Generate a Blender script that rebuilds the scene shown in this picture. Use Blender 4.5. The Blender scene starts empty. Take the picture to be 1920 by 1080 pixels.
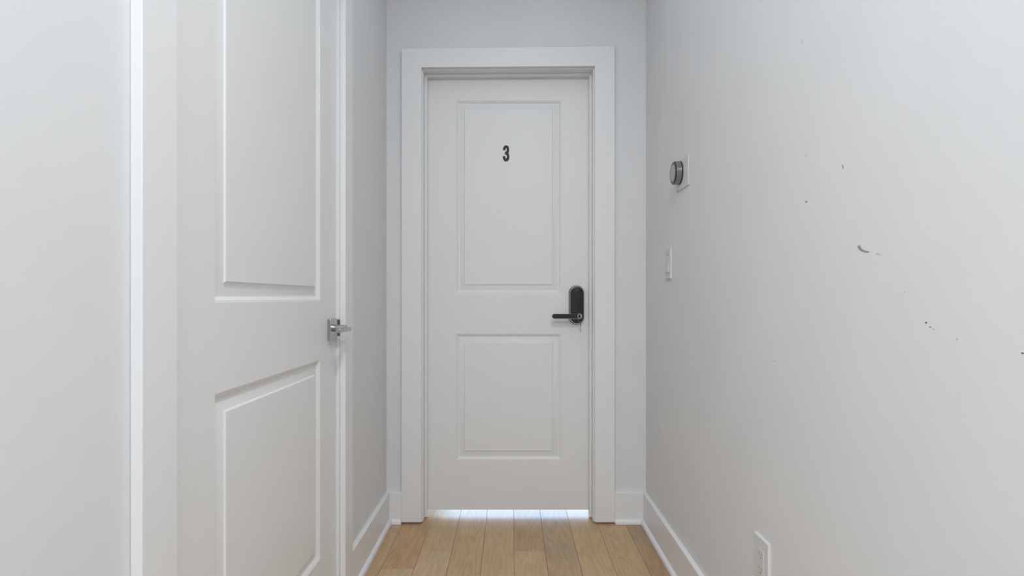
import bpy, bmesh, math, random
from mathutils import Vector, Matrix

random.seed(3)
scene = bpy.context.scene
COL = scene.collection

# ------------------------------------------------------------------ camera
H = 1.026                      # camera height
F = 1040.0                     # focal length in pixels of a 1920 px wide frame
cam_data = bpy.data.cameras.new('camera')
cam_data.sensor_fit = 'HORIZONTAL'
cam_data.sensor_width = 36.0
cam_data.lens = F / 1920.0 * 36.0
cam_data.shift_x = 2.0 / 1920.0
cam_data.shift_y = 17.0 / 1920.0
cam_data.clip_start = 0.02
cam = bpy.data.objects.new('camera', cam_data)
cam.location = (0, 0, H)
cam.rotation_euler = (math.pi / 2, 0, 0)
COL.objects.link(cam)
scene.camera = cam

# ------------------------------------------------------------------ world, lights, exposure
world = bpy.data.worlds.new('world')
scene.world = world
world.use_nodes = True
bg = world.node_tree.nodes['Background']
bg.inputs['Color'].default_value = (0.86, 0.93, 1.0, 1)
bg.inputs['Strength'].default_value = 0.6

def area(name, loc, target, sx, sy, power, color=(1, 1, 1), shape='RECTANGLE'):
    d = bpy.data.lights.new(name, 'AREA')
    d.shape = shape
    d.size = sx
    if shape in ('RECTANGLE', 'ELLIPSE'):
        d.size_y = sy
    d.energy = power
    d.color = color
    o = bpy.data.objects.new(name, d)
    o.location = loc
    v = Vector(target) - Vector(loc)
    o.rotation_euler = v.to_track_quat('-Z', 'Y').to_euler()
    COL.objects.link(o)
    return o

# added broad fill, stands in for light bounced off the unseen room ceiling
area('room_bounce_fill', (-0.30, -1.6, 2.60), (-0.30, -1.6, 0), 3.0, 2.6, 87, (0.935, 0.98, 1.03))
# small downlight near the mouth of the passage
area('ceiling_downlight', (0.14, 0.15, 2.60), (0.14, 0.15, 0), 0.08, 0.08, 17.0, (0.957, 0.98, 0.997), 'DISK')
area('hall_soft_fill', (0.02, 1.35, 2.60), (0.02, 1.35, 0), 0.9, 1.6, 3.5, (0.91, 0.98, 1.06))  # added soft fill to brighten the passage walls, not a real fixture
# daylight in the room beyond door 3, seen through the gap under the door
area('far_room_daylight', (0.40, 4.10, 0.72), (0.20, 2.6, 0.0), 1.9, 1.1, 40, (0.50, 0.72, 1.0))

vs = scene.view_settings
scene.display_settings.display_device = 'sRGB'
vs.view_transform = 'Standard'
vs.look = 'None'
vs.gamma = 1.0
vs.use_curve_mapping = False
vs.exposure = -0.05

# ------------------------------------------------------------------ materials
def new_mat(name, color, rough=0.5, metal=0.0, spec=0.5):
    m = bpy.data.materials.new(name)
    m.use_nodes = True
    b = m.node_tree.nodes['Principled BSDF']
    b.inputs['Base Color'].default_value = (*color, 1)
    b.inputs['Roughness'].default_value = rough
    b.inputs['Metallic'].default_value = metal
    b.inputs['Specular IOR Level'].default_value = spec
    return m, m.node_tree, b

def paint(name, color, rough, scale, strength, dist, var=0.015):
    m, t, b = new_mat(name, color, rough)
    tc = t.nodes.new('ShaderNodeTexCoord')
    n = t.nodes.new('ShaderNodeTexNoise')
    n.inputs['Scale'].default_value = scale
    n.inputs['Detail'].default_value = 3
    t.links.new(tc.outputs['Object'], n.inputs['Vector'])
    bp = t.nodes.new('ShaderNodeBump')
    bp.inputs['Strength'].default_value = strength
    bp.inputs['Distance'].default_value = dist
    t.links.new(n.outputs['Fac'], bp.inputs['Height'])
    t.links.new(bp.outputs['Normal'], b.inputs['Normal'])
    n2 = t.nodes.new('ShaderNodeTexNoise')
    n2.inputs['Scale'].default_value = 5
    n2.inputs['Detail'].default_value = 4
    t.links.new(tc.outputs['Object'], n2.inputs['Vector'])
    mr = t.nodes.new('ShaderNodeMapRange')
    mr.inputs['From Min'].default_value = 0.3
    mr.inputs['From Max'].default_value = 0.7
    mr.inputs['To Min'].default_value = 1.0 - var
    mr.inputs['To Max'].default_value = 1.0 + var
    t.links.new(n2.outputs['Fac'], mr.inputs['Value'])
    mx = t.nodes.new('ShaderNodeVectorMath')
    mx.operation = 'SCALE'
    mx.inputs[0].default_value = color
    t.links.new(mr.outputs['Result'], mx.inputs['Scale'])
    t.links.new(mx.outputs['Vector'], b.inputs['Base Color'])
    return m

M_WALL = paint('wall_paint', (0.745, 0.750, 0.755), 0.62, 260, 0.12, 0.0008)
M_CEIL = paint('ceiling_paint', (0.85, 0.85, 0.845), 0.8, 200, 0.1, 0.0008)
M_TRIM = paint('trim_paint', (0.815, 0.817, 0.818), 0.38, 90, 0.05, 0.0006, 0.008)
M_DOOR = paint('door_paint', (0.81, 0.811, 0.81), 0.42, 140, 0.06, 0.0005, 0.008)
M_PLASTIC, _, _ = new_mat('white_plastic', (0.68, 0.68, 0.675), 0.4, 0.0, 0.25)
M_SLOT, _, _ = new_mat('dark_slot', (0.16, 0.16, 0.16), 0.6)
M_CHROME, _, _ = new_mat('chrome', (0.62, 0.62, 0.63), 0.10, 1.0)
M_SATIN, t_, b_ = new_mat('brushed_steel', (0.33, 0.32, 0.295), 0.22, 1.0)
b_.inputs['Anisotropic'].default_value = 0.4
M_BLACK, _, _ = new_mat('gloss_black', (0.012, 0.013, 0.013), 0.16)
M_MATTBLACK, _, _ = new_mat('matt_black', (0.018, 0.018, 0.018), 0.5)
M_SCREEN, _, _ = new_mat('grey_screen', (0.33, 0.335, 0.345), 0.2)
M_NUMBER, _, _ = new_mat('black_vinyl', (0.016, 0.017, 0.019), 0.55)
M_SCUFF, _, _ = new_mat('scuff_grey', (0.30, 0.30, 0.30), 0.7)
M_SCUFFPALE, _, _ = new_mat('scuff_pale', (0.46, 0.46, 0.46), 0.7)
M_SCUFFDARK, _, _ = new_mat('scuff_dark', (0.14, 0.14, 0.145), 0.7)
M_KEY, _, _ = new_mat('key_steel', (0.26, 0.25, 0.23), 0.3, 1.0)
M_SUBFLOOR, _, _ = new_mat('subfloor_grey', (0.47, 0.46, 0.445), 0.5)  # greyed so that bounce from the unseen room floor stays neutral

def wood():
    m, t, b = new_mat('oak_plank', (0.4, 0.3, 0.2), 0.30)
    N, L = t.nodes, t.links
    tc = N.new('ShaderNodeTexCoord')
    oi = N.new('ShaderNodeObjectInfo')
    # every plank draws its grain from its own place of the noise
    off = N.new('ShaderNodeVectorMath'); off.operation = 'SCALE'
    off.inputs[0].default_value = (31.0, 17.0, 9.0)
    L.new(oi.outputs['Random'], off.inputs['Scale'])
    add = N.new('ShaderNodeVectorMath'); add.operation = 'ADD'
    L.new(tc.outputs['Object'], add.inputs[0]); L.new(off.outputs['Vector'], add.inputs[1])
    mp = N.new('ShaderNodeMapping')
    mp.inputs['Scale'].default_value = (7.5, 0.9, 1.0)
    L.new(add.outputs['Vector'], mp.inputs['Vector'])
    base = N.new('ShaderNodeTexNoise')
    base.inputs['Scale'].default_value = 1.6
    base.inputs['Detail'].default_value = 2
    base.inputs['Roughness'].default_value = 0.45
    L.new(mp.outputs['Vector'], base.inputs['Vector'])
    # cathedral rings: bands of the smooth noise
    mul = N.new('ShaderNodeMath'); mul.operation = 'MULTIPLY'; mul.inputs[1].default_value = 75
    L.new(base.outputs['Fac'], mul.inputs[0])
    sn = N.new('ShaderNodeMath'); sn.operation = 'SINE'
    L.new(mul.outputs[0], sn.inputs[0])
    rings = N.new('ShaderNodeMapRange')
    rings.inputs['From Min'].default_value = -1; rings.inputs['From Max'].default_value = 1
    rings.inputs['To Min'].default_value = 0.90; rings.inputs['To Max'].default_value = 1.04
    L.new(sn.outputs[0], rings.inputs['Value'])
    # fine fibres
    mp2 = N.new('ShaderNodeMapping')
    mp2.inputs['Scale'].default_value = (260, 8, 1)
    L.new(add.outputs['Vector'], mp2.inputs['Vector'])
    fib = N.new('ShaderNodeTexNoise')
    fib.inputs['Scale'].default_value = 1.0; fib.inputs['Detail'].default_value = 3
    L.new(mp2.outputs['Vector'], fib.inputs['Vector'])
    fr = N.new('ShaderNodeMapRange')
    fr.inputs['From Min'].default_value = 0.3; fr.inputs['From Max'].default_value = 0.7
    fr.inputs['To Min'].default_value = 0.93; fr.inputs['To Max'].default_value = 1.06
    L.new(fib.outputs['Fac'], fr.inputs['Value'])
    # slow tone drift
    sl = N.new('ShaderNodeTexNoise'); sl.inputs['Scale'].default_value = 7; sl.inputs['Detail'].default_value = 2
    L.new(add.outputs['Vector'], sl.inputs['Vector'])
    sr = N.new('ShaderNodeMapRange')
    sr.inputs['From Min'].default_value = 0.3; sr.inputs['From Max'].default_value = 0.7
    sr.inputs['To Min'].default_value = 0.94; sr.inputs['To Max'].default_value = 1.06
    L.new(sl.outputs['Fac'], sr.inputs['Value'])
    m1 = N.new('ShaderNodeMath'); m1.operation = 'MULTIPLY'
    L.new(rings.outputs[0], m1.inputs[0]); L.new(fr.outputs[0], m1.inputs[1])
    m2 = N.new('ShaderNodeMath'); m2.operation = 'MULTIPLY'
    L.new(m1.outputs[0], m2.inputs[0]); L.new(sr.outputs[0], m2.inputs[1])
    sc = N.new('ShaderNodeVectorMath'); sc.operation = 'SCALE'
    L.new(oi.outputs['Color'], sc.inputs[0]); L.new(m2.outputs[0], sc.inputs['Scale'])
    L.new(sc.outputs['Vector'], b.inputs['Base Color'])
    bp = N.new('ShaderNodeBump'); bp.inputs['Strength'].default_value = 0.05; bp.inputs['Distance'].default_value = 0.0003
    L.new(fib.outputs['Fac'], bp.inputs['Height']); L.new(bp.outputs['Normal'], b.inputs['Normal'])
    return m
M_WOOD = wood()

# ------------------------------------------------------------------ helpers
def link(name, bm, mat, parent=None, smooth=False):
    bmesh.ops.recalc_face_normals(bm, faces=bm.faces)
    me = bpy.data.meshes.new(name)
    bm.to_mesh(me); bm.free()
    me.materials.append(mat)
    for p in me.polygons:
        p.use_smooth = mat is not M_DOOR
    me.set_sharp_from_angle(angle=math.radians(60 if smooth else 22))
    o = bpy.data.objects.new(name, me)
    COL.objects.link(o)
    if parent is not None:
        o.parent = parent
    return o

def tag(o, label=None, cat=None, kind=None, group=None):
    if label: o['label'] = label
    if cat: o['category'] = cat
    if kind: o['kind'] = kind
    if group: o['group'] = group
    return o

def empty(name, loc=(0, 0, 0)):
    o = bpy.data.objects.new(name, None)
    o.empty_display_size = 0.05
    o.location = loc
    COL.objects.link(o)
    return o

def add_box(bm, x0, x1, y0, y1, z0, z1, bevel=0.0, seg=2):
    vs_ = [bm.verts.new(p) for p in ((x0, y0, z0), (x1, y0, z0), (x1, y1, z0), (x0, y1, z0),
                                     (x0, y0, z1), (x1, y0, z1), (x1, y1, z1), (x0, y1, z1))]
    fs = [bm.faces.new([vs_[i] for i in q]) for q in
          ((0, 3, 2, 1), (4, 5, 6, 7), (0, 1, 5, 4), (1, 2, 6, 5), (2, 3, 7, 6), (3, 0, 4, 7))]
    if bevel:
        es = list({e for f in fs for e in f.edges})
        bmesh.ops.bevel(bm, geom=es, offset=bevel, segments=seg, profile=0.5, affect='EDGES')

def box(name, mat, x0, x1, y0, y1, z0, z1, bevel=0.0, parent=None, seg=2):
    bm = bmesh.new()
    add_box(bm, x0, x1, y0, y1, z0, z1, bevel, seg)
    return link(name, bm, mat, parent)

def add_prism(bm, pts, fn, d0, d1):
    """extrude the closed outline pts (u, v) from depth d0 to d1; fn(u, v, d) gives the point"""
    a = [bm.verts.new(fn(u, v, d0)) for u, v in pts]
    b = [bm.verts.new(fn(u, v, d1)) for u, v in pts]
    n = len(pts)
    bm.faces.new(a[::-1]); bm.faces.new(b)
    for i in range(n):
        j = (i + 1) % n
        bm.faces.new((a[i], a[j], b[j], b[i]))
    bm.normal_update()

def add_loft(bm, rings):
    """rings: lists of points with equal counts; caps both ends"""
    vr = [[bm.verts.new(p) for p in r] for r in rings]
    n = len(vr[0])
    for a, b in zip(vr, vr[1:]):
        for i in range(n):
            j = (i + 1) % n
            bm.faces.new((a[i], a[j], b[j], b[i]))
    bm.faces.new(vr[0][::-1]); bm.faces.new(vr[-1])

def stadium(cu, cv, hu, hv, n=14):
    """rounded outline with half sizes hu, hv and fully round ends"""
    r = min(hu, hv)
    pts = []
    for (sx, sy, a0) in ((1, 1, 0), (-1, 1, 90), (-1, -1, 180), (1, -1, 270)):
        ox, oy = cu + sx * (hu - r), cv + sy * (hv - r)
        for k in range(n + 1):
            a = math.radians(a0 + 90 * k / n)
            pts.append((ox + r * math.cos(a), oy + r * math.sin(a)))
    out = []
    for p in pts:
        if not out or (abs(p[0] - out[-1][0]) + abs(p[1] - out[-1][1])) > 1e-7:
            out.append(p)
    if abs(out[0][0] - out[-1][0]) + abs(out[0][1] - out[-1][1]) < 1e-7:
        out.pop()
    return out

def circle(cu, cv, r, n=40):
    return [(cu + r * math.cos(2 * math.pi * k / n), cv + r * math.sin(2 * math.pi * k / n)) for k in range(n)]

def add_tube(bm, pts, r, n=10, closed=False):
    pts = [Vector(p) for p in pts]
    rings = []
    m = len(pts)
    for i, p in enumerate(pts):
        if closed:
            d = (pts[(i + 1) % m] - pts[i - 1]).normalized()
        else:
            d = (pts[min(i + 1, m - 1)] - pts[max(i - 1, 0)]).normalized()
        ref = Vector((0, 0, 1)) if abs(d.z) < 0.9 else Vector((1, 0, 0))
        u = d.cross(ref).normalized(); v = d.cross(u).normalized()
        rings.append([bm.verts.new(p + r * (math.cos(2 * math.pi * k / n) * u + math.sin(2 * math.pi * k / n) * v)) for k in range(n)])
    rng = range(m) if closed else range(m - 1)
    for i in rng:
        a, b = rings[i], rings[(i + 1) % m]
        for k in range(n):
            j = (k + 1) % n
            bm.faces.new((a[k], a[j], b[j], b[k]))
    if not closed:
        bm.faces.new(rings[0][::-1]); bm.faces.new(rings[-1])

# ------------------------------------------------------------------ key dimensions
XL, XR = -0.5660, 0.6140       # passage side walls
YE = 2.524                     # end wall
YM = 0.25                      # mouth of the passage (room behind the camera starts here)
ZC = 2.62                      # ceiling
LO0, LO1 = 0.905, 1.840        # rough opening of the left door along y
LOZ = 2.055
EO0, EO1, EOZ = -0.4146, 0.3893, 2.082   # rough opening of the end door
WT = 0.12

# ------------------------------------------------------------------ shell
sub = box('floor', M_SUBFLOOR, -2.3, 2.6, -3.6, 5.0, -0.10, -0.0125)
tag(sub, 'light oak strip plank floor of the narrow white hallway', 'floor', 'structure')
sub.location = (0, 0, 0)

PW = 0.126
EDGE0 = 0.0127
OAK = dict(a=(0.532, 0.356, 0.183), b=(0.503, 0.307, 0.150), c=(0.556, 0.392, 0.230), d=(0.442, 0.289, 0.152),
           e=(0.446, 0.300, 0.169), f=(0.522, 0.342, 0.174), g=(0.413, 0.268, 0.152))
# per column: list of (y0, y1, colour)
cols = {
    -5: [(0.2, 1.25, 'c'), (1.25, 3.2, 'f')],
    -4: [(0.2, 1.05, 'f'), (1.05, 2.093, 'c'), (2.093, 3.2, 'b')],
    -3: [(0.2, 1.30, 'e'), (1.30, 2.238, 'c'), (2.238, 3.2, 'a')],
    -2: [(0.2, 0.95, 'c'), (0.95, 2.387, 'f'), (2.387, 3.2, 'a')],
    -1: [(0.2, 1.55, 'd'), (1.55, 3.2, 'a')],
    0: [(0.2, 1.15, 'f'), (1.15, 2.238, 'a'), (2.238, 3.2, 'd')],
    1: [(0.2, 1.45, 'a'), (1.45, 3.2, 'e')],
    2: [(0.2, 1.00, 'c'), (1.00, 3.2, 'a')],
    3: [(0.2, 1.60, 'e'), (1.60, 3.2, 'f')],
    4: [(0.2, 1.20, 'a'), (1.20, 3.2, 'g')],
}
for k, lst in cols.items():
    for y0, y1, c in lst:
        x0 = EDGE0 + k * PW + 0.0004
        x1 = EDGE0 + (k + 1) * PW - 0.0004
        x0 = max(x0, XL + 0.002); x1 = min(x1, XR - 0.002)
        p = box('plank', M_WOOD, x0, x1, y0 + 0.0004, y1 - 0.0004, -0.0125, 0.0, 0.0007, sub, 1)
        p.color = (*OAK[c], 1)

box_ceil = box('ceiling', M_CEIL, -2.3, 2.6, -3.6, 2.65, ZC, ZC + 0.1)
tag(box_ceil, 'plain white painted ceiling above the hallway', 'ceiling', 'structure')

bm = bmesh.new()
add_box(bm, XL - WT, XL, YM, LO0, 0, ZC)
add_box(bm, XL - WT, XL, LO1, YE, 0, ZC)
add_box(bm, XL - WT, XL, LO0, LO1, LOZ, ZC)
wl = link('wall_left', bm, M_WALL)
tag(wl, 'white painted side wall that holds the chrome handled door', 'wall', 'structure')

wr = box('wall_right', M_WALL, XR, XR + WT, YM, YE + WT, 0, ZC)
tag(wr, 'white painted side wall with scuffs, thermostat, switch and outlet', 'wall', 'structure')

bm = bmesh.new()
add_box(bm, XL - WT, EO0, YE, YE + WT, 0, ZC)
add_box(bm, EO1, XR, YE, YE + WT, 0, ZC)
add_box(bm, EO0, EO1, YE, YE + WT, EOZ, ZC)
wb = link('wall_back', bm, M_WALL)
tag(wb, 'white painted end wall around the door marked 3', 'wall', 'structure')

# room behind the camera: return walls, side walls, window wall
bm = bmesh.new()
add_box(bm, -2.2, XL - WT, YM, YM + WT, 0, ZC)
add_box(bm, -2.3, -2.2, -3.6, YM + WT, 0, ZC)
tag(link('wall_room_left', bm, M_WALL), 'white wall of the room behind the viewer, door side', 'wall', 'structure')
bm = bmesh.new()
add_box(bm, XR + WT, 2.5, YM, YM + WT, 0, ZC)
add_box(bm, 2.5, 2.6, -3.6, YM + WT, 0, ZC)
tag(link('wall_room_right', bm, M_WALL), 'white wall of the room behind the viewer, thermostat side', 'wall', 'structure')
bm = bmesh.new()
add_box(bm, -2.2, -1.1, -3.6, -3.5, 0, ZC)
add_box(bm, 1.5, 2.5, -3.6, -3.5, 0, ZC)
add_box(bm, -1.1, 1.5, -3.6, -3.5, 0, 0.45)
add_box(bm, -1.1, 1.5, -3.6, -3.5, 2.45, ZC)
tag(link('wall_front', bm, M_WALL), 'white window wall of the room behind the viewer', 'wall', 'structure')
bm = bmesh.new()
for x in (-1.1, 0.175, 1.45):
    add_box(bm, x, x + 0.05, -3.58, -3.52, 0.45, 2.45)
add_box(bm, -1.1, 1.5, -3.58, -3.52, 0.45, 0.50)
add_box(bm, -1.1, 1.5, -3.58, -3.52, 2.40, 2.45)
tag(link('window_1', bm, M_TRIM), 'white framed window of the room behind the viewer', 'window', 'structure')

# ------------------------------------------------------------------ doors
PROFILE = ((0.0, 0.0), (0.0010, -0.0020), (0.0040, -0.0022), (0.0120, -0.0088), (0.0165, -0.0098),
           (0.0395, -0.0042), (0.0430, -0.0004))

def make_door(name, u0, u1, z0, z1, panels, fn, thick=0.035):
    """moulded two panel slab: fn(u, z, w) places it, w measured outwards from the face"""
    us = [u0, panels[0][0], panels[0][1], u1]
    zs = [z0]
    for p in panels:
        zs += [p[2], p[3]]
    zs.append(z1)
    bm = bmesh.new()
    V = {}
    def v(u, z, w):
        key = (round(u, 6), round(z, 6), w)
        if key not in V:
            V[key] = bm.verts.new(fn(u, z, w))
        return V[key]
    for i in range(3):
        for j in range(len(zs) - 1):
            if i == 1 and j in (1, 3):
                continue
            bm.faces.new((v(us[i], zs[j], 0), v(us[i + 1], zs[j], 0), v(us[i + 1], zs[j + 1], 0), v(us[i], zs[j + 1], 0)))
    # back and edges
    bk = [bm.verts.new(fn(u, z, -thick)) for u, z in ((u0, z0), (u1, z0), (u1, z1), (u0, z1))]
    bm.faces.new(bk)
    bm.faces.new([v(u, z0, 0) for u in us] + [bk[1], bk[0]])
    bm.faces.new([v(u, z1, 0) for u in us] + [bk[2], bk[3]])
    bm.faces.new([v(u0, z, 0) for z in zs] + [bk[3], bk[0]])
    bm.faces.new([v(u1, z, 0) for z in zs] + [bk[2], bk[1]])
    d = link(name, bm, M_DOOR)
    for (a, b, c, e) in panels:
        bm = bmesh.new()
        rings = []
        for ins, w in PROFILE:
            rings.append([bm.verts.new(fn(u, z, w)) for u, z in
                          ((a + ins, c + ins), (b - ins, c + ins), (b - ins, e - ins), (a + ins, e - ins))])
        for r, s in zip(rings, rings[1:]):
            for i in range(4):
                j = (i + 1) % 4
                bm.faces.new((r[i], r[j], s[j], s[i]))
        bm.faces.new(rings[-1])
        # a closed body behind the face, inside the slab
        back = [bm.verts.new(fn(u, z, -0.02)) for u, z in ((a, c), (b, c), (b, e), (a, e))]
        for i in range(4):
            j = (i + 1) % 4
            bm.faces.new((rings[0][i], rings[0][j], back[j], back[i]))
        bm.faces.new(back[::-1])
        link('panel', bm, M_DOOR, d)
    return d

YD = 2.603
def end_fn(u, z, w):
    return (u, YD - w, z)
d1 = make_door('door_1', -0.3960, 0.3705, 0.028, 2.057,
               [(-0.2585, 0.2365, 0.2620, 0.8540), (-0.2585, 0.2365, 1.0430, 1.9490)], end_fn)
tag(d1, 'white two-panel door marked 3 with black keypad lever lock', 'door', 'structure')

XD = -0.5776
def left_fn(u, z, w):
    return (XD + w, u, z)
d2 = make_door('door_2', 0.9175, 1.8275, 0.010, 2.038,
               [(1.0823, 1.6780, 0.2346, 0.8360), (1.0823, 1.6780, 1.0150, 1.9300)], left_fn)
tag(d2, 'white two-panel side door with square chrome rose lever', 'door', 'structure')

# ------------------------------------------------------------------ end door frame (trim_1): jambs, stops, mitred casing
def tilt(x):                      # the head runs up slightly to the right
    return 0.0062 * (x + 0.40) / 0.78
tr1 = empty('trim_1', (0, YE, 0))
tag(tr1, 'white flat mitred casing and jamb around the door marked 3', 'door frame', 'structure')

def poly_y(name, mat, pts, y0, y1, parent, bevel=0.0):
    bm = bmesh.new()
    add_prism(bm, pts, lambda u, v, d: (u, d, v), y0, y1)
    if bevel:
        bmesh.ops.bevel(bm, geom=list(bm.edges), offset=bevel, segments=2, profile=0.5, affect='EDGES')
    o = link(name, bm, mat, parent)
    o.matrix_parent_inverse = parent.matrix_world.inverted() if parent else Matrix()
    return o
bpy.context.view_layer.update()
CI0, CI1, CO0, CO1 = -0.4046, 0.3793, -0.4940, 0.4685
zi0, zi1 = 2.0640, 2.0702
zo0, zo1 = 2.1480, 2.1590
CB = 0.0085
CY0, CY1 = YE - 0.019, YE - 0.0002
poly_y('casing_board', M_TRIM, [(CO0, CB), (CI0, CB), (CI0, zi0), (CO0, zo0)], CY0, CY1, tr1, 0.0006)
poly_y('casing_board', M_TRIM, [(CI1, CB), (CO1, CB), (CO1, zo1), (CI1, zi1)], CY0, CY1, tr1, 0.0006)
poly_y('casing_board', M_TRIM, [(CI0, zi0), (CI1, zi1), (CO1, zo1), (CO0, zo0)], CY0, CY1, tr1, 0.0006)
JI0, JI1 = -0.3996, 0.3743
zj0, zj1 = 2.0590, 2.0652
poly_y('jamb_board', M_TRIM, [(EO0, 0.004), (JI0, 0.004), (JI0, zj0), (EO0, zj0)], YE, YE + WT, tr1, 0.0008)
poly_y('jamb_board', M_TRIM, [(JI1, 0.004), (EO1, 0.004), (EO1, zj1), (JI1, zj1)], YE, YE + WT, tr1, 0.0008)
poly_y('jamb_board', M_TRIM, [(EO0, zj0), (EO1, zj1), (EO1, EOZ), (EO0, EOZ)], YE, YE + WT, tr1, 0.0008)
SI0, SI1 = JI0 + 0.0112, JI1 - 0.0112
zs0, zs1 = zj0 - 0.0115, zj1 - 0.0115
poly_y('door_stop', M_TRIM, [(JI0, 0.006), (SI0, 0.006), (SI0, zs0), (JI0, zs0)], 2.570, YD - 0.0012, tr1, 0.001)
poly_y('door_stop', M_TRIM, [(SI1, 0.006), (JI1, 0.006), (JI1, zs1), (SI1, zs1)], 2.570, YD - 0.0012, tr1, 0.001)
poly_y('door_stop', M_TRIM, [(JI0, zs0), (JI1, zs1), (JI1, zj1), (JI0, zj0)], 2.570, YD - 0.0012, tr1, 0.001)

# ------------------------------------------------------------------ left door frame (trim_2)
tr2 = empty('trim_2', (XL, 1.37, 0))
tag(tr2, 'white flat casing and jamb around the chrome handled side door', 'door frame', 'structure')
bpy.context.view_layer.update()
def poly_x(name, mat, pts, x0, x1, parent, bevel=0.0):
    bm = bmesh.new()
    add_prism(bm, pts, lambda u, v, d: (d, u, v), x0, x1)
    if bevel:
        bmesh.ops.bevel(bm, geom=list(bm.edges), offset=bevel, segments=2, profile=0.5, affect='EDGES')
    o = link(name, bm, mat, parent)
    o.matrix_parent_inverse = parent.matrix_world.inverted()
    return o
XC0, XC1 = XL + 0.0002, XL + 0.0190
A0, A1, A2, A3 = 0.8235, 0.9100, 1.8350, 1.9215
ZT0, ZT1 = 2.046, 2.133
poly_x('casing_board', M_TRIM, [(A0, 0.004), (A1, 0.004), (A1, ZT0), (A0, ZT1)], XC0, XC1, tr2, 0.0014)
poly_x('casing_board', M_TRIM, [(A2, 0.004), (A3, 0.004), (A3, ZT1), (A2, ZT0)], XC0, XC1, tr2, 0.0014)
poly_x('casing_board', M_TRIM, [(A1, ZT0), (A2, ZT0), (A3, ZT1), (A0, ZT1)], XC0, XC1, tr2, 0.0014)
poly_x('jamb_board', M_TRIM, [(LO0, 0.002), (0.9150, 0.002), (0.9150, 2.041), (LO0, 2.041)], XL - WT, XL, tr2, 0.0006)
poly_x('jamb_board', M_TRIM, [(1.8300, 0.002), (LO1, 0.002), (LO1, 2.041), (1.8300, 2.041)], XL - WT, XL, tr2, 0.0006)
poly_x('jamb_board', M_TRIM, [(LO0, 2.041), (LO1, 2.041), (LO1, LOZ), (LO0, LOZ)], XL - WT, XL, tr2, 0.0006)
# strike plate let into the far jamb
bm = bmesh.new()
add_box(bm, -0.5860, -0.5635, 1.8285, 1.8300, 0.898, 0.9525, 0.0005, 1)
st = link('strike_plate', bm, M_CHROME, tr2); st.matrix_parent_inverse = tr2.matrix_world.inverted()
bm = bmesh.new()
add_box(bm, -0.5850, -0.5745, 1.8278, 1.8290, 0.908, 0.943)
link('latch_hole', bm, M_SLOT, st)
st['label'] = 'small chrome strike plate on the jamb'

# ------------------------------------------------------------------ baseboards with shoe moulding
BZ, BT, SZ, ST = 0.1425, 0.0165, 0.0215, 0.0122
def run(name, label, pieces):
    """pieces: (outline fn, along0, along1, shoe0, shoe1); depth measured from the wall"""
    root = None
    for fn, a0, a1, s0, s1 in pieces:
        bm = bmesh.new()
        prof = [(0.0002, 0.003), (BT, 0.003), (BT, BZ - 0.002), (BT - 0.002, BZ), (0.0002, BZ)]
        add_loft(bm, [[fn(a, d, z) for d, z in prof] for a in (a0, a1)])
        b = link(name if root is None else 'baseboard_section', bm, M_TRIM, root)
        if root is None:
            root = b
        bm = bmesh.new()
        prof = [(BT, 0.001), (BT + ST, 0.001), (BT + ST, SZ * 0.30), (BT + ST * 0.88, SZ * 0.60), (BT + ST * 0.55, SZ * 0.86), (BT + ST * 0.2, SZ * 0.985), (BT, SZ)]
        add_loft(bm, [[fn(a, d, z) for d, z in prof] for a in (s0, s1)])
        link('shoe_molding', bm, M_TRIM, root)
    tag(root, label, 'baseboard', 'structure')
    return root
fl = lambda a, d, z: (XL + d, a, z)
fr_ = lambda a, d, z: (XR - d, a, z)
fb = lambda a, d, z: (a, YE - d, z)
run('baseboard_left', 'white baseboard with shoe molding beside the chrome handled door',
    [(fl, A3, YE, A3, YE), (fl, YM, A0, YM, A0)])
run('baseboard_right', 'white baseboard with shoe molding below the thermostat and switch', [(fr_, YM, YE, YM, YE)])
run('baseboard_back', 'short white baseboard pieces on both sides of the door marked 3',
    [(fb, XL + BT, CO0 - 0.0005, XL + BT + ST, CO0 - 0.002), (fb, CO1 + 0.0005, XR - BT, CO1 + 0.003, XR - BT - ST)])

# ------------------------------------------------------------------ the 3 on the end door
three = [(355, 490), (356, 468), (363, 425), (380, 385), (410, 355), (447, 345), (484, 354), (512, 378), (528, 415), (535, 465),
         (532, 515), (524, 553), (510, 580), (527, 606), (537, 640), (541, 682), (534, 738), (516, 778), (487, 808), (447, 818),
         (408, 808), (379, 782), (361, 744), (352, 700), (352, 662), (425, 662), (426, 700), (432, 722), (447, 731), (460, 722),
         (467, 698), (468, 662), (461, 632), (444, 617), (413, 612), (413, 540), (440, 534), (456, 517), (463, 490), (463, 458),
         (458, 438), (446, 430), (434, 438), (427, 460), (426, 490)]
def px_end(x, y, s=399.5):
    return ((x - 958) / s, H + (557 - y) / s)
bm = bmesh.new()
pts = [px_end(920 + a / 15.43, 250 + b / 15.43) for a, b in three]
add_prism(bm, pts, lambda u, v, d: (u, YD + 0.0004 - d, v), 0.0001, 0.0016)
bmesh.ops.triangulate(bm, faces=[f for f in bm.faces if len(f.verts) > 4])
num = link('door_number', bm, M_NUMBER, d1)
num['label'] = 'bold black number 3'

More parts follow.
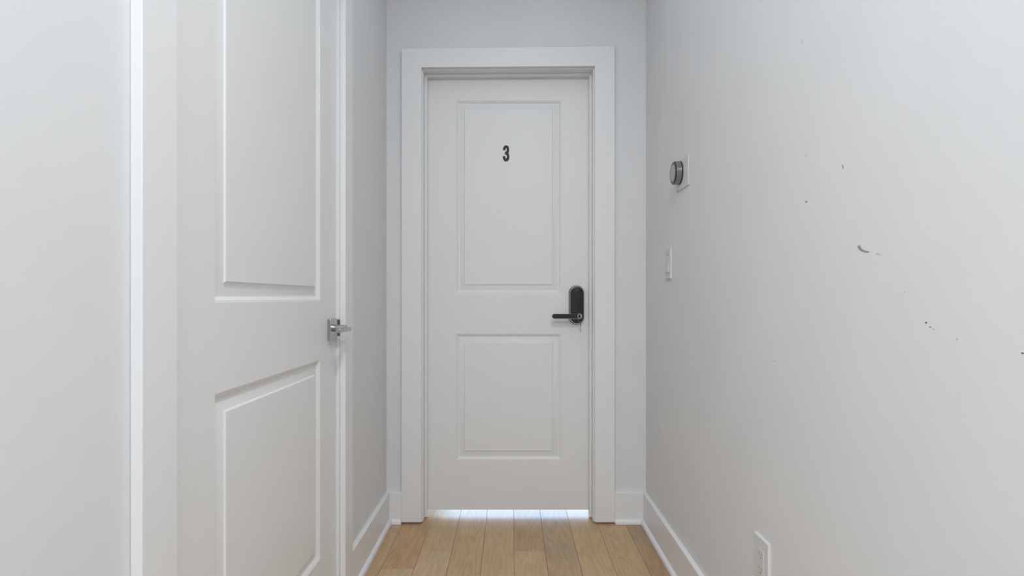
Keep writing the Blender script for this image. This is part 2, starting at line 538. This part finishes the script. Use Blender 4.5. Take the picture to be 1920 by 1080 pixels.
# ------------------------------------------------------------------ black keypad lock on the end door
LX, LZ = 0.3065, 0.9890
def lk(u, v, d):
    return (u, YD - d, v)
lock = empty('door_lock', (LX, YD, LZ)); lock.parent = d1
bpy.context.view_layer.update()
def lpart(name, bm, mat, smooth=False, label=None):
    o = link(name, bm, mat, lock, smooth)
    o.matrix_parent_inverse = lock.matrix_world.inverted()
    if label: o['label'] = label
    return o
def ring3(cu, cv, hu, hv, ds):
    return [[lk(u, v, d) for u, v in stadium(cu, cv, hu - i, hv - i)] for d, i in ds]
bm = bmesh.new()
add_loft(bm, ring3(LX, LZ, 0.0352, 0.0905, ((0.0002, 0), (0.010, 0), (0.0125, 0.0015), (0.0125, 0.003))))
lpart('back_plate', bm, M_MATTBLACK)
bm = bmesh.new()
add_loft(bm, ring3(LX, LZ, 0.0330, 0.0880, ((0.0125, 0), (0.0165, 0), (0.0190, 0.0022), (0.0190, 0.004))))
lpart('chrome_rim', bm, M_CHROME, label='bright chrome rim of the lock body')
bm = bmesh.new()
add_loft(bm, ring3(LX + 0.0004, LZ, 0.0302, 0.0852, ((0.0150, 0), (0.0245, 0), (0.0262, 0.0012), (0.0268, 0.004))))
lpart('face_plate', bm, M_BLACK)
bm = bmesh.new()
add_loft(bm, [[lk(u, v, d) for u, v in circle(LX + 0.002, 1.0540, r)] for d, r in ((0.0265, 0.0098), (0.0280, 0.0098), (0.0284, 0.0086))])
lpart('sensor_button', bm, M_MATTBLACK)
# pivot boss, lever with chrome edge and black inlay, key cylinder
PX, PZ = 0.3150, 0.9378
bm = bmesh.new()
add_loft(bm, [[lk(u, v, d) for u, v in circle(PX, PZ, r)] for d, r in ((0.026, 0.0125), (0.052, 0.0125))])
lpart('lever_boss', bm, M_CHROME)
bm = bmesh.new()
cx = (0.1868 + PX + 0.0113) / 2; hx = (PX + 0.0113 - 0.1868) / 2
add_loft(bm, [[lk(u, v, d) for u, v in stadium(cx, PZ, hx - i, 0.0119 - i)] for d, i in ((0.0500, 0.002), (0.0515, 0), (0.0605, 0), (0.0622, 0.0012))])
lpart('lever', bm, M_CHROME, label='chrome edged lever with a black face')
bm = bmesh.new()
add_loft(bm, [[lk(u, v, d) for u, v in stadium(cx - 0.004, PZ, hx - 0.0062, 0.0104 - i)] for d, i in ((0.060, 0), (0.0632, 0), (0.0640, 0.001))])
lpart('lever_inlay', bm, M_BLACK)
bm = bmesh.new()
add_loft(bm, [[lk(u, v, d) for u, v in circle(PX, PZ, r)] for d, r in ((0.061, 0.0108), (0.0655, 0.0108), (0.0665, 0.0098), (0.0665, 0.0080), (0.0650, 0.0080))])
lpart('cylinder_ring', bm, M_CHROME)
bm = bmesh.new()
add_loft(bm, [[lk(u, v, d) for u, v in circle(PX, PZ, r)] for d, r in ((0.0640, 0.0074), (0.0660, 0.0074), (0.0664, 0.0066))])
lpart('key_cylinder', bm, M_BLACK)

# key in the cylinder with a ring and a second key hanging from it
key = empty('key', (PX, YD - 0.067, PZ))
tag(key, 'small steel key left in the black lever lock with a spare hanging from its ring', 'key')
bpy.context.view_layer.update()
def kpart(name, bm, mat, smooth=False):
    o = link(name, bm, mat, key, smooth); o.matrix_parent_inverse = key.matrix_world.inverted(); return o
yk = YD - 0.0668
bm = bmesh.new()                                 # short stretch of blade and bow, on edge to the door
add_box(bm, PX - 0.0009, PX + 0.0009, yk - 0.010, yk + 0.0025, PZ - 0.0035, PZ + 0.0035, 0.0003, 1)
kpart('blade', bm, M_KEY)
bm = bmesh.new()
out = [(yk - 0.010 + -0.011 + 0.0115 * math.cos(a), PZ - 0.001 + 0.0115 * math.sin(a)) for a in [2 * math.pi * k / 28 for k in range(28)]]
add_prism(bm, out, lambda u, v, d: (PX + d, u, v), -0.0010, 0.0010)
kpart('bow', bm, M_KEY)
bm = bmesh.new()
cr = Vector((PX, yk - 0.017, PZ - 0.0155))
add_tube(bm, [cr + Vector((0.0105 * math.cos(a), 0.002 * math.sin(a), 0.0105 * math.sin(a))) for a in [2 * math.pi * k / 28 for k in range(28)]], 0.0008, 8, True)
kpart('key_ring', bm, M_KEY, True)
bm = bmesh.new()                                 # spare key, hanging edge on
sp = [(-0.009, -0.004), (-0.009, -0.013), (-0.005, -0.019), (-0.0035, -0.021), (-0.0035, -0.046), (0.0, -0.050), (0.0035, -0.046),
      (0.0035, -0.021), (0.005, -0.019), (0.009, -0.013), (0.009, -0.004), (0.004, 0.0), (-0.004, 0.0)]
add_prism(bm, [(u, v) for u, v in sp], lambda u, v, d: (cr.x + d + 0.001, cr.y + u, cr.z - 0.006 + v), -0.0009, 0.0009)
kpart('spare_key', bm, M_KEY)

# ------------------------------------------------------------------ chrome lever on the side door
M_HANDLE, _, _ = new_mat('polished_nickel', (0.47, 0.47, 0.47), 0.14, 1.0)
RY, RZ = 1.7780, 0.9230
hnd = empty('door_handle', (XD, RY, RZ)); hnd.parent = d2
bpy.context.view_layer.update()
def hpart(name, bm, mat, smooth=False):
    o = link(name, bm, mat, hnd, smooth); o.matrix_parent_inverse = hnd.matrix_world.inverted(); return o
bm = bmesh.new(); add_box(bm, XD + 0.0002, XD + 0.0105, RY - 0.033, RY + 0.033, RZ - 0.034, RZ + 0.034, 0.0012)
hpart('rose', bm, M_HANDLE)
bm = bmesh.new()
add_loft(bm, [[(XD + d, RY + u, RZ + v) for u, v in circle(0, 0.004, r, 32)] for d, r in ((0.0105, 0.0118), (0.0170, 0.0118), (0.0175, 0.0092), (0.0190, 0.0092), (0.0195, 0.0098), (0.0500, 0.0098))])
hpart('neck', bm, M_HANDLE)
bm = bmesh.new(); add_box(bm, XD + 0.044, XD + 0.060, RY - 0.092, RY + 0.021, RZ - 0.0062, RZ + 0.0062, 0.0012)
hpart('lever', bm, M_HANDLE)

# ------------------------------------------------------------------ thermostat
th = empty('thermostat', (XR, 1.975, 1.4655))
tag(th, 'round brushed steel thermostat on a white square plate above the light switch', 'thermostat')
bpy.context.view_layer.update()
def tpart(name, bm, mat, smooth=False):
    o = link(name, bm, mat, th, smooth); o.matrix_parent_inverse = th.matrix_world.inverted(); return o
bm = bmesh.new(); add_box(bm, XR - 0.0045, XR - 0.0002, 1.9070, 2.0450, 1.4125, 1.5175, 0.0015)
tpart('wall_plate', bm, M_PLASTIC)
TY, TZ = 2.0020, 1.4735
def tring(rs, n=96):
    return [[(XR - d, TY + u, TZ + v) for u, v in circle(0, 0, r, n)] for d, r in rs]
bm = bmesh.new(); add_loft(bm, tring(((0.0045, 0.0415), (0.0085, 0.0425), (0.0088, 0.0405))))
tpart('base_ring', bm, M_MATTBLACK)
bm = bmesh.new(); add_loft(bm, tring(((0.0088, 0.0408), (0.0092, 0.0420), (0.0262, 0.0420), (0.0270, 0.0416), (0.0272, 0.0405))))
o = tpart('steel_ring', bm, M_SATIN)
bm = bmesh.new(); add_loft(bm, tring(((0.0270, 0.0409), (0.0286, 0.0400), (0.0302, 0.0365), (0.0302, 0.0280))))
tpart('glass_face', bm, M_BLACK)
bm = bmesh.new(); add_loft(bm, tring(((0.0300, 0.0295), (0.0305, 0.0295), (0.0306, 0.0285))))
tpart('display', bm, M_SCREEN)

# ------------------------------------------------------------------ light switch
sw = empty('light_switch', (XR, 2.148, 1.1565))
tag(sw, 'white rocker light switch below the round thermostat', 'light switch')
bpy.context.view_layer.update()
def spart(par, name, bm, mat):
    o = link(name, bm, mat, par); o.matrix_parent_inverse = par.matrix_world.inverted(); return o
def plate_with_hole(bm, y0, y1, z0, z1, hy0, hy1, hz0, hz1, x0, x1, bev):
    """wall plate with a rectangular opening; x0 = front, x1 = back"""
    def ring(a, b, c, d, x):
        return [bm.verts.new((x, u, v)) for u, v in ((a, c), (b, c), (b, d), (a, d))]
    rs = [ring(y0, y1, z0, z1, x1), ring(y0, y1, z0, z1, x0 + bev), ring(y0 + bev, y1 - bev, z0 + bev, z1 - bev, x0),
          ring(hy0, hy1, hz0, hz1, x0), ring(hy0, hy1, hz0, hz1, x1)]
    for a, b in zip(rs, rs[1:] + rs[:1]):
        for i in range(4):
            j = (i + 1) % 4
            bm.faces.new((a[i], a[j], b[j], b[i]))
bm = bmesh.new()
plate_with_hole(bm, 2.1134, 2.1834, 1.0965, 1.2165, 2.1310, 2.1658, 1.1225, 1.1905, XR - 0.0070, XR - 0.0002, 0.0018)
spart(sw, 'wall_plate', bm, M_PLASTIC)
bm = bmesh.new()          # rocker pressed in at the top, so that its foot stands proud
prof = [(XR - 0.0010, 1.1230), (XR - 0.0118, 1.1230), (XR - 0.0122, 1.1250), (XR - 0.0078, 1.1565), (XR - 0.0052, 1.1895), (XR - 0.0010, 1.1900)]
add_loft(bm, [[(x, y, z) for x, z in prof] for y in (2.1318, 2.1650)])
spart(sw, 'rocker', bm, M_PLASTIC)
for z in (1.108, 1.205):
    bm = bmesh.new()
    add_loft(bm, [[(XR - d, 2.1484 + u, z + v) for u, v in circle(0, 0, r, 14)] for d, r in ((0.0065, 0.003), (0.0076, 0.0028), (0.0080, 0.0018))])
    spart(sw, 'screw', bm, M_PLASTIC)

# ------------------------------------------------------------------ wall outlet
ou = empty('wall_outlet', (XR, 1.3495, 0.3785))
tag(ou, 'white rectangular wall outlet low on the wall beside the baseboard', 'outlet')
bpy.context.view_layer.update()
OY0, OY1, OZ1 = 1.3085, 1.3845, 0.4415
OYC = (OY0 + OY1) / 2; OZC = OZ1 - 0.0595
bm = bmesh.new()
plate_with_hole(bm, OY0, OY1, OZ1 - 0.119, OZ1, OYC - 0.0172, OYC + 0.0172, OZC - 0.0340, OZC + 0.0340, XR - 0.0075, XR - 0.0002, 0.0016)
spart(ou, 'wall_plate', bm, M_PLASTIC)
bm = bmesh.new(); add_box(bm, XR - 0.0088, XR - 0.0010, OYC - 0.0164, OYC + 0.0164, OZC - 0.0332, OZC + 0.0332, 0.001)
spart(ou, 'receptacle', bm, M_PLASTIC)
for zz in (OZC + 0.0175, OZC - 0.0175):
    for dy, hh in ((-0.0062, 0.0042), (0.0062, 0.0034)):
        bm = bmesh.new(); add_box(bm, XR - 0.0090, XR - 0.0084, OYC + dy - 0.0009, OYC + dy + 0.0009, zz - hh + 0.003, zz + hh + 0.003)
        spart(ou, 'slot', bm, M_SLOT)
    bm = bmesh.new()
    add_loft(bm, [[(XR - d, OYC + u, zz - 0.0075 + v) for u, v in circle(0, 0, 0.0023, 12)] for d in (0.0084, 0.0090)])
    spart(ou, 'slot', bm, M_SLOT)
for zz in (OZC + 0.0480, OZC - 0.0480):
    bm = bmesh.new()
    add_loft(bm, [[(XR - d, OYC + u, zz + v) for u, v in circle(0, 0, r, 14)] for d, r in ((0.0070, 0.0032), (0.0082, 0.0030), (0.0086, 0.0018))])
    spart(ou, 'screw', bm, M_PLASTIC)

# ------------------------------------------------------------------ scuffs on the right wall (thin flat smears of dirt)
def wall_pt(x, y):
    yy = XR * F / (x - 958)
    return (yy, H + (557 - y) * yy / F)
def scuff(pts, mat, label=None):
    bm = bmesh.new()
    add_prism(bm, [wall_pt(x, y) for x, y in pts], lambda u, v, d: (XR - d, u, v), -0.0002, 0.00025)
    bmesh.ops.triangulate(bm, faces=[f for f in bm.faces if len(f.verts) > 4])
    o = link('scuff_mark', bm, mat, wr)
    if label: o['label'] = label
def blob(cx, cy, rx, ry, rot=0, n=11):
    r = math.radians(rot)
    out = []
    for k in range(n):
        a = 2 * math.pi * k / n
        s = random.uniform(0.8, 1.15)
        u, v = rx * s * math.cos(a), ry * s * math.sin(a)
        out.append((cx + u * math.cos(r) - v * math.sin(r), cy + u * math.sin(r) + v * math.cos(r)))
    return out
scuff([(1607.5, 462), (1609, 460.3), (1612, 460), (1614, 462.5), (1615.5, 466), (1620, 469), (1625, 470.5), (1629.5, 471),
       (1630, 473), (1627, 474), (1621, 473.3), (1615, 471), (1610.5, 468)], M_SCUFF, 'grey comma-shaped smear')
scuff([(1642, 474.5), (1646, 475), (1651, 477.3), (1651, 478), (1645, 477)], M_SCUFFPALE)
scuff([(1579, 309), (1580.2, 308.6), (1581.8, 316), (1580.6, 316.4)], M_SCUFFDARK)
scuff(blob(1511.7, 378.3, 2.3, 2.0), M_SCUFF)
scuff(blob(1736.5, 605, 2.4, 1.7, -25), M_SCUFFDARK)
scuff(blob(1744.5, 613.3, 2.2, 1.4, 15), M_SCUFF)
scuff(blob(1751, 617.2, 2.4, 1.0, 25), M_SCUFFPALE)
scuff(blob(1794.5, 636, 2.0, 1.0), M_SCUFFPALE)
scuff(blob(1917.5, 662, 3.0, 1.5), M_SCUFFDARK)
scuff(blob(1696, 547.6, 1.4, 1.2), M_SCUFFPALE)
scuff([(1510.8, 288), (1511.6, 288), (1511.4, 295), (1510.8, 295)], M_SCUFFPALE)
scuff([(1503.2, 74), (1504, 74), (1503.4, 81), (1502.8, 81)], M_SCUFFPALE)
scuff(blob(1452, 677, 1.2, 1.2), M_SCUFFPALE)
